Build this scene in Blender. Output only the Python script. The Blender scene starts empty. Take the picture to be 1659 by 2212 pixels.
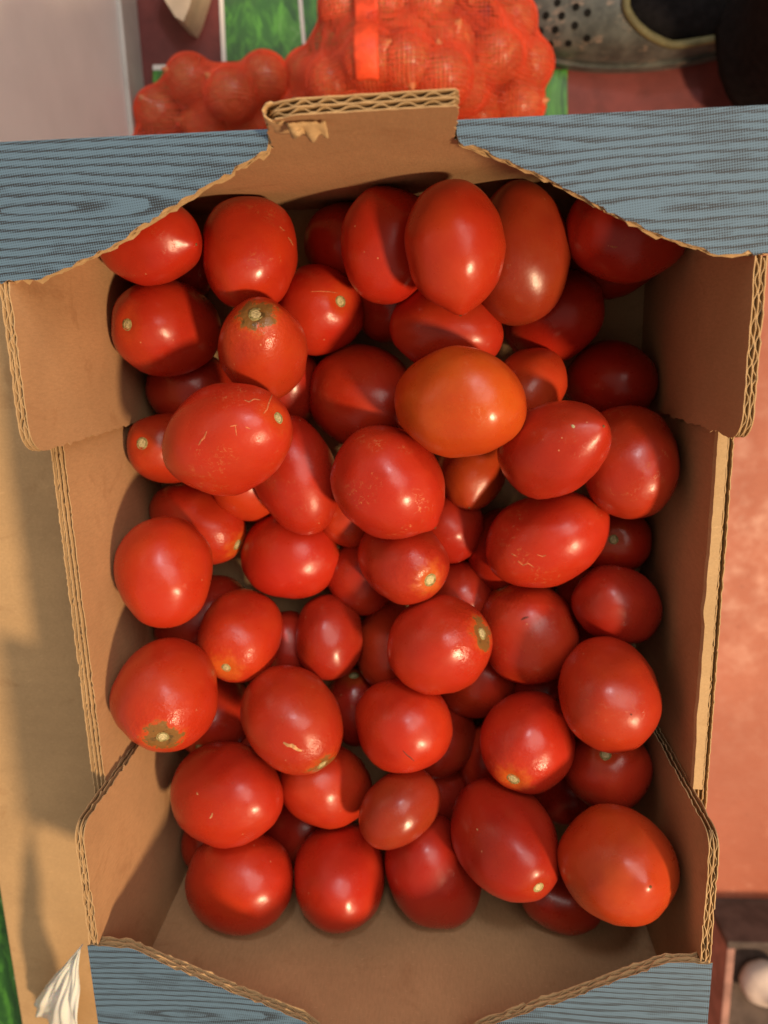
import bpy, bmesh, math, random
from mathutils import Vector, Matrix, Quaternion, noise
random.seed(7)
S = bpy.context.scene
COL = S.collection

# ------------------------------------------------------------------ camera
CAM_LOC = Vector((.0243, .1328, .4484)); CAM_ROT = (-.2321, .0656, -.0286)
cd = bpy.data.cameras.new('camera'); cam = bpy.data.objects.new('camera', cd); COL.objects.link(cam)
cam.location = CAM_LOC; cam.rotation_euler = CAM_ROT
cd.sensor_fit = 'HORIZONTAL'; cd.sensor_width = 24.0; cd.lens = 24.0 * 1661 / 1659
cd.clip_start = .01; cd.clip_end = 100
cd.dof.use_dof = True; cd.dof.focus_distance = .335; cd.dof.aperture_fstop = 8.0
S.camera = cam
# ------------------------------------------------------------------ room light
W = bpy.data.worlds.new('World'); S.world = W; W.use_nodes = True
bg = W.node_tree.nodes['Background']; bg.inputs[0].default_value = (1.0, .85, .70, 1); bg.inputs[1].default_value = .28
def area(name, loc, target, size, power, color, shape='DISK', size_y=None):
    l = bpy.data.lights.new(name, 'AREA'); l.shape = shape; l.size = size
    if size_y: l.size_y = size_y
    l.energy = power; l.color = color
    o = bpy.data.objects.new(name, l); COL.objects.link(o); o.location = loc
    o.rotation_euler = (Vector(target) - Vector(loc)).to_track_quat('-Z', 'Y').to_euler()
    return o
area('warm_lamp', (1.70, -.95, 2.35), (0, 0, .06), .30, 106, (1.0, .70, .42))
area('cool_lamp', (.10, 1.50, 1.40), (-.05, .1, .0), .22, 6.5, (.95, .96, 1.0))
area('ceiling_panel', (.75, 1.10, 1.75), (0, 0, .05), 1.2, 19, (1.0, .91, .82), 'RECTANGLE', 1.3)
S.view_settings.view_transform = 'Standard'; S.view_settings.look = 'None'
S.view_settings.exposure = 0.10; S.view_settings.gamma = 1.0
S.render.engine = 'CYCLES'; S.cycles.use_denoising = True
S.cycles.max_bounces = 8; S.cycles.transparent_max_bounces = 12

# pixel (in a 1659 x 2212 frame) -> point on the level plane z
_R = cam.rotation_euler.to_matrix()
def onz(px, py, z):
    d = _R @ Vector(((px - 829.5) / 1661, -(py - 1106) / 1661, -1))
    return CAM_LOC + d * ((CAM_LOC.z - z) / -d.z)

# ------------------------------------------------------------------ object helpers
def tag(o, label=None, cat=None, group=None, kind=None):
    if label: o['label'] = label
    if cat: o['category'] = cat
    if group: o['group'] = group
    if kind: o['kind'] = kind
    return o
def mesh(name, verts, faces, mats, parent=None, smooth=False, midx=None):
    me = bpy.data.meshes.new(name); me.from_pydata([tuple(v) for v in verts], [], faces)
    for m in (mats if isinstance(mats, (list, tuple)) else [mats]): me.materials.append(m)
    if midx: me.polygons.foreach_set('material_index', midx)
    if smooth: me.polygons.foreach_set('use_smooth', [True] * len(me.polygons))
    me.update()
    o = bpy.data.objects.new(name, me); COL.objects.link(o)
    if parent: o.parent = parent
    return o
def empty(name, loc=(0, 0, 0)):
    o = bpy.data.objects.new(name, None); COL.objects.link(o); o.location = loc; o.empty_display_size = .02
    return o
def boxvf(a, b):
    x0, y0, z0 = a; x1, y1, z1 = b
    v = [(x0,y0,z0),(x1,y0,z0),(x1,y1,z0),(x0,y1,z0),(x0,y0,z1),(x1,y0,z1),(x1,y1,z1),(x0,y1,z1)]
    f = [(0,3,2,1),(4,5,6,7),(0,1,5,4),(1,2,6,5),(2,3,7,6),(3,0,4,7)]
    return v, f
def box(name, a, b, mat, parent=None, bevel=0.0):
    v, f = boxvf(a, b); o = mesh(name, v, f, mat, parent)
    if bevel:
        m = o.modifiers.new('bevel', 'BEVEL'); m.width = bevel; m.segments = 2
    return o

# ------------------------------------------------------------------ materials
def newmat(name):
    m = bpy.data.materials.new(name); m.use_nodes = True
    nt = m.node_tree; b = nt.nodes['Principled BSDF']
    return m, nt, b
class G:
    def __init__(s, nt): s.nt = nt
    def n(s, t, **kw):
        o = s.nt.nodes.new(t)
        for k, v in kw.items(): setattr(o, k, v)
        return o
    def l(s, a, b): s.nt.links.new(a, b)
    def val(s, sock, v):
        if hasattr(v, 'links') or hasattr(v, 'is_linked'): s.l(v, sock)
        else: sock.default_value = v
    def math(s, op, a, b=0.0, clamp=False):
        o = s.n('ShaderNodeMath', operation=op, use_clamp=clamp); s.val(o.inputs[0], a); s.val(o.inputs[1], b); return o.outputs[0]
    def noise(s, vec, scale, detail=3, rough=.55, dist=0.0):
        o = s.n('ShaderNodeTexNoise'); s.l(vec, o.inputs['Vector']); o.inputs['Scale'].default_value = scale
        o.inputs['Detail'].default_value = detail; o.inputs['Roughness'].default_value = rough; o.inputs['Distortion'].default_value = dist
        return o.outputs['Fac']
    def map(s, vec, scale=(1,1,1), rot=(0,0,0), loc=(0,0,0)):
        o = s.n('ShaderNodeMapping'); s.l(vec, o.inputs[0]); o.inputs['Scale'].default_value = scale; o.inputs['Rotation'].default_value = rot
        s.val(o.inputs['Location'], loc); return o.outputs[0]
    def ramp(s, f, lo, hi, a=0.0, b=1.0):
        o = s.n('ShaderNodeMapRange', interpolation_type='SMOOTHSTEP'); s.val(o.inputs[0], f)
        o.inputs[1].default_value = lo; o.inputs[2].default_value = hi; o.inputs[3].default_value = a; o.inputs[4].default_value = b
        return o.outputs[0]
    def mix(s, f, a, b, blend='MIX'):
        o = s.n('ShaderNodeMix', data_type='RGBA', blend_type=blend); s.val(o.inputs[0], f)
        for i, v in ((6, a), (7, b)):
            if isinstance(v, tuple): o.inputs[i].default_value = (*v, 1) if len(v) == 3 else v
            else: s.l(v, o.inputs[i])
        return o.outputs[2]
    def bump(s, h, strength, dist, normal=None):
        o = s.n('ShaderNodeBump'); s.l(h, o.inputs['Height']); o.inputs['Strength'].default_value = strength; o.inputs['Distance'].default_value = dist
        if normal: s.l(normal, o.inputs['Normal'])
        return o.outputs[0]
    def coord(s, which='Object'):
        return s.n('ShaderNodeTexCoord').outputs[which]

def kraft(name, col, rough=.85, flute_axis=None, flute_period=.0075, flute=.05):
    m, nt, b = newmat(name); g = G(nt); v = g.coord()
    fib = g.noise(g.map(v, (1, 1, .25)), 900, 4, .65); fib2 = g.noise(g.map(v, (.3, 1, 1)), 1100, 3, .6)
    big = g.noise(v, 14, 4, .6); mid = g.noise(v, 90, 3, .6)
    c = g.mix(g.ramp(big, .3, .7), tuple(x * .90 for x in col), tuple(x * 1.08 for x in col))
    c = g.mix(g.ramp(fib, .35, .72, 0, .30), c, tuple(x * .62 for x in col))
    c = g.mix(g.ramp(fib2, .58, .76, 0, .35), c, tuple(min(1, x * 1.45 + .02) for x in col))
    c = g.mix(g.ramp(mid, .60, .78, 0, .25), c, tuple(x * .70 for x in col))
    st = g.noise(g.map(v, (1, 1, 1), (0, 0, 0), (3, 1, 2)), 22, 5, .7, 1.0)
    c = g.mix(g.ramp(st, .56, .70, 0, .38), c, (col[0] * .62, col[1] * .52, col[2] * .45))
    h = g.math('ADD', g.math('MULTIPLY', fib, .5), g.math('MULTIPLY', mid, .6))
    if flute_axis is not None:
        sx = g.n('ShaderNodeSeparateXYZ'); g.l(v, sx.inputs[0])
        a = sx.outputs[flute_axis]
        w = g.math('SINE', g.math('MULTIPLY', a, 2 * math.pi / flute_period))
        h = g.math('ADD', h, g.math('MULTIPLY', w, flute))
    g.l(c, b.inputs['Base Color']); b.inputs['Roughness'].default_value = rough
    b.inputs['Specular IOR Level'].default_value = .25
    g.l(g.bump(h, .35, .0006), b.inputs['Normal'])
    return m
KR = (.45, .262, .130)
M_KRAFT = kraft('kraft_inside', KR, flute_axis=None)
M_KRAFT_Y = kraft('kraft_wall', KR, flute_axis=1)
M_KRAFT_X = kraft('kraft_end', KR, flute_axis=0)
M_KRAFT_LT = kraft('kraft_neighbour', (.44, .29, .145), flute_axis=1, flute_period=.011, flute=.22)
M_EDGE = kraft('kraft_cut_edge', (.50, .33, .165), .95)
M_FLUTE = kraft('kraft_fluting', (.46, .31, .155), .95)

def print_mat(name, eyes):
    """blue-grey wood-grain print: dark grain lines over a light blue halftone"""
    m, nt, b = newmat(name); g = G(nt); v = g.coord()
    sx = g.n('ShaderNodeSeparateXYZ'); g.l(v, sx.inputs[0]); X, Y, Z = sx.outputs
    # the sheet wraps from the level lip (y) down the end (z): one running coordinate
    D = g.math('SUBTRACT', Y, g.math('MULTIPLY', Z, 1.0))
    cmb = g.n('ShaderNodeCombineXYZ'); g.l(X, cmb.inputs[0]); g.l(D, cmb.inputs[1]); uv = cmb.outputs[0]
    warp = g.noise(g.map(uv, (9, 34, 1)), 1, 2, .5)
    warp2 = g.noise(g.map(uv, (70, 420, 1)), 1, 3, .6)
    r = None
    for ex, ed, kx in eyes:      # cathedral figures: nested long ovals
        dx = g.math('MULTIPLY', g.math('SUBTRACT', X, ex), kx); dd = g.math('SUBTRACT', D, ed)
        e = g.math('SQRT', g.math('ADD', g.math('MULTIPLY', dx, dx), g.math('MULTIPLY', dd, dd)))
        r = e if r is None else g.math('MINIMUM', r, e)
    f = g.math('ADD', g.math('MULTIPLY', r, 330.0), g.math('MULTIPLY', warp, 2.6))
    f = g.math('ADD', f, g.math('MULTIPLY', warp2, .5))
    fr = g.math('FRACT', f)
    line = g.math('SUBTRACT', 1.0, g.ramp(fr, .08, .50))
    line = g.math('MAXIMUM', line, g.ramp(fr, .93, 1.0))
    blot = g.ramp(g.noise(g.map(uv, (28, 90, 1)), 1, 4, .6), .50, .62)
    dark = g.math('MAXIMUM', g.math("MULTIPLY", line, .68), g.math('MULTIPLY', blot, .34))
    # halftone dots, 45 degrees
    rt = g.map(uv, (1, 1, 1), (0, 0, math.radians(38)))
    s2 = g.n('ShaderNodeSeparateXYZ'); g.l(rt, s2.inputs[0])
    k = 2 * math.pi / .0013
    ht = g.math('MULTIPLY', g.math('SINE', g.math('MULTIPLY', s2.outputs[0], k)), g.math('SINE', g.math('MULTIPLY', s2.outputs[1], k)))
    ht = g.math('ADD', g.math('MULTIPLY', ht, .5), .5)
    tone = g.math('ADD', dark, g.math('MULTIPLY', g.math('SUBTRACT', ht, .5), 1.25))
    c = g.mix(g.ramp(tone, .05, .80), (.096, .168, .242), (.018, .019, .023))
    # scuffs through to the paper
    sc = g.ramp(g.noise(g.map(uv, (26, 150, 1), (0, 0, .35)), 1, 6, .75), .735, .78)
    c = g.mix(g.math('MULTIPLY', sc, .8), c, (.52, .50, .42))
    g.l(c, b.inputs['Base Color']); b.inputs['Roughness'].default_value = .48
    b.inputs['Specular IOR Level'].default_value = .4
    h = g.noise(uv, 900, 3)
    g.l(g.bump(h, .2, .0003), b.inputs['Normal'])
    return m
M_PRINT_FAR = print_mat('wood_print_far', [(-.125, .030, .085), (.120, .022, .10)])
M_PRINT_NEAR = print_mat('wood_print_near', [(-.095, -.335, .10), (.075, -.338, .09)])

def tomato_mat():
    m, nt, b = newmat('tomato_skin'); g = G(nt)
    v = g.coord(); oi = g.n('ShaderNodeObjectInfo')
    vv = g.n('ShaderNodeVectorMath', operation='ADD'); g.l(v, vv.inputs[0])
    r3 = g.n('ShaderNodeCombineXYZ'); rr = g.math('MULTIPLY', oi.outputs['Random'], 7.0)
    g.l(rr, r3.inputs[0]); g.l(rr, r3.inputs[1]); g.l(r3.outputs[0], vv.inputs[1]); p = vv.outputs[0]
    def prop(nm):
        a = g.n('ShaderNodeAttribute', attribute_type='OBJECT', attribute_name=nm); return a.outputs['Fac']
    base = oi.outputs['Color']
    blot = g.noise(p, 38, 3, .55)
    c = g.mix(g.ramp(blot, .35, .70, 0, .42), base, g.mix(1.0, base, (1.12, 1.9, 1.15), 'MULTIPLY'))
    c = g.mix(g.ramp(g.noise(p, 60, 4, .6), .5, .75, 0, .30), c, g.mix(1.0, base, (.72, .55, .6), 'MULTIPLY'))
    fine = g.noise(p, 900, 2, .5)
    c = g.mix(g.ramp(fine, .55, .75, 0, .12), c, g.mix(1.0, base, (1.25, 2.2, 1.3), 'MULTIPLY'))
    # the stem pole is local +z ; 'pole' stores the half length
    sx = g.n('ShaderNodeSeparateXYZ'); g.l(v, sx.inputs[0])
    pole = prop('pole')
    cv = g.n('ShaderNodeCombineXYZ'); g.l(sx.outputs[0], cv.inputs[0]); g.l(sx.outputs[1], cv.inputs[1]); g.l(g.math('SUBTRACT', sx.outputs[2], pole), cv.inputs[2])
    ln = g.n('ShaderNodeVectorMath', operation='LENGTH'); g.l(cv.outputs[0], ln.inputs[0]); d = ln.outputs['Value']
    jag = g.math('MULTIPLY', g.math('SUBTRACT', g.noise(p, 190, 4, .7), .5), .016)
    dj = g.math('ADD', d, jag)
    scab = prop('scab')
    # yellow-orange shoulder round the scar, corky patch where 'scab' is high
    c = g.mix(g.math('MULTIPLY', g.ramp(dj, .0125, .0030), g.math('MULTIPLY', scab, .72)), c, (.58, .155, .018))
    c = g.mix(g.math('MULTIPLY', g.ramp(g.math('ADD', g.math('ADD', d, g.math('MULTIPLY', jag, 1.35)), g.math('MULTIPLY', scab, -.0035)), .0052, .0036), g.ramp(scab, .75, 1.0)), c, (.20, .095, .025))
    dk = g.ramp(g.noise(p, 240, 3, .6), .56, .66)
    c = g.mix(g.math('MULTIPLY', g.math('MULTIPLY', g.ramp(dj, .009, .004), dk), g.ramp(scab, .6, 1.0, 0, .8)), c, (.07, .045, .015))
    # fine corky scratches
    cr = prop('crack')
    wv = g.noise(p, 170, 5, .65, .8)
    ridge = g.math('ABSOLUTE', g.math('SUBTRACT', wv, .5))
    area_m = g.ramp(g.noise(p, 55, 2, .5), .53, .66)
    crack = g.math('MULTIPLY', g.math('MULTIPLY', g.ramp(ridge, .010, .002), area_m), g.ramp(g.noise(p, 420, 2), .45, .58))
    crack = g.math('MULTIPLY', crack, cr)
    c = g.mix(g.math('MULTIPLY', crack, .62), c, (.62, .26, .085))
    # tiny pale specks
    vo = g.n('ShaderNodeTexVoronoi'); g.l(p, vo.inputs['Vector']); vo.inputs['Scale'].default_value = 150
    sp = g.math('MULTIPLY', g.ramp(vo.outputs['Distance'], .085, .04), g.ramp(g.noise(p, 60, 2), .56, .64))
    c = g.mix(g.math('MULTIPLY', sp, .5), c, (.66, .33, .16))
    g.l(c, b.inputs['Base Color'])
    ro = g.ramp(g.noise(p, 80, 3, .6), .3, .75, .25, .39)
    ro = g.math('ADD', ro, g.math('MULTIPLY', crack, .3)); g.l(ro, b.inputs['Roughness'])
    b.inputs['Specular IOR Level'].default_value = .42
    b.inputs['Subsurface Weight'].default_value = .08
    b.inputs['Subsurface Radius'].default_value = (1.0, .25, .1); b.inputs['Subsurface Scale'].default_value = .004
    rough_band = g.math('MULTIPLY', g.ramp(dj, .022, .010), scab)
    h = g.math('ADD', g.math('MULTIPLY', g.noise(p, 120, 3, .5), .6), g.math('MULTIPLY', crack, .5))
    h = g.math('ADD', h, g.math('MULTIPLY', g.math('MULTIPLY', g.noise(p, 330, 3, .6), rough_band), 1.6))
    g.l(g.bump(h, .20, .0018), b.inputs['Normal'])
    return m
M_TOM = tomato_mat()
def plain(name, col, rough=.6, spec=.4, nscale=60, var=.18, bump=0.0, bscale=200):
    m, nt, b = newmat(name); g = G(nt); v = g.coord()
    n = g.noise(v, nscale, 4, .6)
    c = g.mix(g.ramp(n, .3, .7), tuple(x * (1 - var) for x in col), tuple(min(1, x * (1 + var)) for x in col))
    g.l(c, b.inputs['Base Color']); b.inputs['Roughness'].default_value = rough; b.inputs['Specular IOR Level'].default_value = spec
    if bump: g.l(g.bump(g.noise(v, bscale, 4, .6), bump, .002), b.inputs['Normal'])
    return m
M_SCAR = plain('stem_scar_cork', (.30, .25, .10), .9, .2, 700, .45, .6, 900)
M_SCARC = plain('stem_scar_core', (.50, .42, .22), .9, .2, 900, .35, .5, 1200)
M_TIP = plain('blossom_scar', (.16, .075, .03), .9, .2, 700, .4)

# ------------------------------------------------------------------ corrugated board
def inside_spans(poly, u):
    xs = []
    for i in range(len(poly)):
        (u0, v0), (u1, v1) = poly[i], poly[(i + 1) % len(poly)]
        if (u0 <= u) != (u1 <= u): xs.append(v0 + (v1 - v0) * (u - u0) / (u1 - u0))
    xs.sort(); return [(xs[i], xs[i + 1]) for i in range(0, len(xs) - 1, 2)]
def rough_poly(poly, step=.0025, jit=.0003, skip=()):
    out = []
    for i in range(len(poly)):
        a = Vector(poly[i]); b = Vector(poly[(i + 1) % len(poly)]); L = (b - a).length
        n = max(1, int(L / step)) if i not in skip else 1
        for k in range(n):
            p = a.lerp(b, k / n)
            if k: p += Vector((random.gauss(0, jit), random.gauss(0, jit)))
            out.append((p.x, p.y))
    return out
LINER = .00042
def board(name, O, U, V, N, poly, thick, mat_a, mat_b, parent, gaps=2, period=.0075, jit=.0005, recess=.0014, step=.0025, skip=()):
    """poly in (u,v); flutes run along v; face at N=0 gets mat_a, face at N=thick gets mat_b"""
    O, U, V, N = map(Vector, (O, U, V, N))
    nl = gaps + 1; gap = (thick - nl * LINER) / gaps
    verts, faces, mi = [], [], []
    flip = U.cross(V).dot(N) < 0
    for k in range(nl):
        rp = rough_poly(poly, step, jit, skip)
        n0 = k * (gap + LINER); n1 = n0 + LINER; b0 = len(verts); m = len(rp)
        for nn in (n0, n1): verts += [O + U * a + V * c + N * nn for a, c in rp]
        fa = list(range(b0, b0 + m)); fb = list(range(b0 + m, b0 + 2 * m))
        faces.append(fa[::-1] if not flip else fa); mi.append(0 if k == 0 else 2)
        faces.append(fb if not flip else fb[::-1]); mi.append(1 if k == nl - 1 else 2)
        for i in range(m):
            j = (i + 1) % m; q = (b0 + i, b0 + j, b0 + m + j, b0 + m + i)
            faces.append(q if not flip else q[::-1]); mi.append(2)
    o = mesh(name, verts, faces, [mat_a, mat_b, M_EDGE], parent, midx=mi)
    # the wavy medium
    verts, faces = [], []
    us = [p[0] for p in poly]; u0, u1 = min(us) + .0006, max(us) - .0006
    n = max(2, int((u1 - u0) / period * 10)); T = .00036
    for k in range(gaps):
        mid = LINER + gap / 2 + k * (gap + LINER); A = gap / 2 - T / 2; ph = random.random() * 6
        prev = None
        for i in range(n + 1):
            u = u0 + (u1 - u0) * i / n
            sp = inside_spans(poly, u)
            if not sp: prev = None; continue
            a, c = max(sp, key=lambda s: s[1] - s[0])
            rc = .45 * recess * (.5 + .8 * noise.noise(Vector((u * 160, k * 7.3, ph))))
            rc = max(.0002, rc)
            if c - a < 2.5 * rc: prev = None; continue
            w = A * (.72 + .5 * abs(noise.noise(Vector((u * 40, k + 4, ph))))) * max(-1, min(1, 1.25 * math.sin(2 * math.pi * u / period + ph + 2.4 * noise.noise(Vector((u * 70, k, ph))))))
            base = len(verts)
            for vv in (a + rc, c - rc):
                for s in (-.5, .5): verts.append(O + U * u + V * vv + N * (mid + w + s * T))
            if prev is not None:
                p = prev
                faces += [(p, base, base + 2, p + 2), (p + 1, p + 3, base + 3, base + 1), (p, p + 1, base + 1, base), (p + 2, base + 2, base + 3, p + 3)]
            prev = base
    if faces: mesh('fluting', verts, faces, M_FLUTE, o)
    return o

# ================================================================== GROUND
GZ = -.48
def ground_mat():
    m, nt, b = newmat('red_floor_paint'); g = G(nt); v = g.coord()
    n = g.noise(v, 5, 5, .6); n2 = g.noise(v, 28, 5, .65); n3 = g.noise(v, 160, 3)
    c = g.mix(g.ramp(n, .35, .68), (.38, .105, .058), (.48, .150, .088))
    c = g.mix(g.ramp(n2, .55, .75, 0, .55), c, (.53, .22, .15)); c = g.mix(g.ramp(n3, .62, .75, 0, .3), c, (.16, .045, .03))
    g.l(c, b.inputs['Base Color']); g.l(g.ramp(n2, .3, .7, .42, .65), b.inputs['Roughness'])
    g.l(g.bump(n2, .2, .004), b.inputs['Normal']); return m
gr = mesh('ground', [(-3, -3, GZ), (3, -3, GZ), (3, 3, GZ), (-3, 3, GZ)], [(0, 1, 2, 3)], ground_mat())
tag(gr, kind='structure')

# ================================================================== TOMATO BOX
HS, HE, YF, YN, XE, XS = .1148, .1509, .2048, -.2048, .144, .150
LT, ET, FT = .0056, .0050, .0046
BOX = empty('tomato_box', (0, 0, 0))
tag(BOX, 'open kraft cardboard box printed with blue wood grain, holding the red tomatoes', 'cardboard box')
o = box('floor_panel', (-.1498, YN + .0002, -.004), (.1498, YF - .0002, 0), kraft('kraft_floor', (.40, .26, .135)), BOX)
for sgn in (-1, 1):
    poly = [(0.0003, YN + .0056), (HS, YN + .0056), (HS, YF - .0056), (0.0003, YF - .0056)]
    x0 = sgn * .1436
    w = board('side_wall', (x0, 0, 0), (0, 0, 1), (0, 1, 0), (sgn, 0, 0), poly, .0064, M_KRAFT_Y, M_KRAFT_Y, BOX, gaps=3, period=.006, jit=.00035, recess=.0002, step=.0016)
# folded strip of liner along the right rim
v, f = [], []
N_ = 150
for i in range(N_ + 1):
    y = -.082 + .170 * i / N_
    wob = .0006 * noise.noise(Vector((y * 90, 1, 0))) + .0010 * max(0, noise.noise(Vector((y * 35, 5, 0))))
    inn = .1434 - .0004 - abs(wob) * 1.6
    v += [(inn, y, HS - .0022), (inn + .0003, y, HS + .0004 + .0003 * noise.noise(Vector((y * 200, 3, 1)))), (.1470 + .0004 * noise.noise(Vector((y * 300, 3, 0))), y, HS + .0008)]
    if i:
        a = 3 * (i - 1); c = 3 * i; f += [(a, a + 1, c + 1, c), (a + 1, a + 2, c + 2, c + 1)]
o = mesh('folded_rim', v, f, M_EDGE, BOX); sm = o.modifiers.new('thick', 'SOLIDIFY'); sm.thickness = .0004; sm.offset = 1

TAB = dict(l=-.0345, r=.0318, top=.1885)
for end in (1, -1):
    top = HE - LT - .0003
    tl, trr = TAB['l'] * end, TAB['r'] * end
    if end < 0: tl, trr = -TAB['r'], -TAB['l']
    poly = [(-.1436, .0003), (.1436, .0003), (.1436, top), (trr, top), (trr + .0006, TAB['top'] - .003), (trr - .0005, TAB['top']), (tl + .016, TAB['top'] - .0015), (tl + .0085, TAB['top'] - .005), (tl + .0048, TAB['top'] - .012), (tl + .0022, TAB['top'] - .022), (tl, top), (-.1436, top)]
    yin = (YF - ET) * end if end > 0 else YN + ET
    board('end_wall', (0, yin, 0), (1, 0, 0), (0, 0, 1), (0, end, 0), poly, ET, M_KRAFT_X, M_PRINT_FAR if end > 0 else M_PRINT_NEAR, BOX, period=.0082, jit=.00025)
    # lips: level printed flanges, broad at the corners, narrow beside the tab
    for sgn in (-1, 1):
        lim = TAB['l'] - .0006 if sgn * end < 0 and end > 0 else None
        inner = (-.0352 if sgn < 0 else .0326)
        if end > 0:
            d0, d1, pts = .0488, .0070, [(.126, .0486), (.100, .0390), (.062, .0190)]
        else:
            d0, d1, pts = .0585, .0130, [(.125, .0580), (.086, .0390), (.042, .0185)]
        ai = abs(inner)
        prof = [(XE + .0002, -.0002), (XE + .0002, d0)] + pts + [(ai + .0008, d1), (ai, d1 - .0025), (ai, -.0002)]
        poly = [(sgn * a, c) for a, c in prof]
        if sgn < 0: poly = poly[::-1]
        Y = YF if end > 0 else YN
        lp = board('printed_lip', (0, Y, HE - LT), (1, 0, 0), (0, -end, 0), (0, 0, 1), poly, LT, M_KRAFT, M_PRINT_FAR if end > 0 else M_PRINT_NEAR, BOX, period=.0078, jit=.00045, recess=.0010, skip=((len(poly) - 1, 0) if sgn > 0 else (len(poly) - 1, len(poly) - 2)))
    # corner flaps folded along the sides
    for sgn in (-1, 1):
        ye = .0885 if end > 0 else -.0822
        yl = (YF - d0 - .0004) if end > 0 else (YN + d0 + .0004)
        yb = YF - ET - .0003 if end > 0 else YN + ET + .0003
        r = .011 if end > 0 else .008
        arc = []
        for k in range(7):
            t = k / 6 * math.pi / 2
            arc.append((ye + end * (r - r * math.cos(t)), HE - .0004 - r + r * math.sin(t)))
        poly = [(yb, .0006), (ye, .0006)] + arc + [(yl, HE - .0004), (yl, HE - LT - .0004), (yb, HE - LT - .0004)]
        board('corner_flap', (sgn * .1390, 0, 0), (0, 1, 0), (0, 0, 1), (sgn, 0, 0), poly, FT - .0002, M_KRAFT_Y, M_KRAFT_Y, BOX, period=.0080, jit=.00050)
# torn paper at the left end of the far tab
def curl(name, c, rad, x0, x1, a0, a1, ztop, wob, parent):
    v, f = [], []; n, m = 16, 9
    for i in range(n + 1):
        t = a0 + (a1 - a0) * i / n
        for j in range(m + 1):
            s = j / m; q = Vector((i * .35, j * .4, c[0] * 99))
            rr = rad * (1 + .22 * noise.noise(q))
            v.append((c[0] + x0 + rr * math.cos(t), c[1] + rr * .62 * math.sin(t), ztop - .016 * s + wob * noise.noise(q * 1.7) * (1 - s)))
    for i in range(n):
        for j in range(m):
            a = i * (m + 1) + j; f.append((a, a + 1, a + m + 2, a + m + 1))
    o = mesh(name, v, f, M_EDGE, parent, True); s = o.modifiers.new('thick', 'SOLIDIFY'); s.thickness = .0005
curl('torn_liner', (-.0258, YF - .0026), .0048, 0, 0, .3, 5.3, TAB['top'] - .006, .003, BOX)
v, f = [], []
for i in range(13):
    for j in range(7):
        x = -.0225 + .0125 * i / 12; t = j / 6
        n_ = noise.noise(Vector((i * .45, j * .6, 3))); q = .35 + 1.1 * abs(noise.noise(Vector((i * .21, 4.2, 1))))
        v.append((x, YF - ET - .0006 - .0045 * t * q - .0012 * abs(n_), TAB['top'] - .0065 - .012 * t * (.55 + .9 * noise.noise(Vector((i * .20, 9, 2)))) + .002 * n_))
for i in range(12):
    for j in range(6):
        a = i * 7 + j; f.append((a, a + 7, a + 8, a + 1))
o = mesh('torn_liner', v, f, M_EDGE, BOX, True); s_ = o.modifiers.new('thick', 'SOLIDIFY'); s_.thickness = .0004

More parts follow.
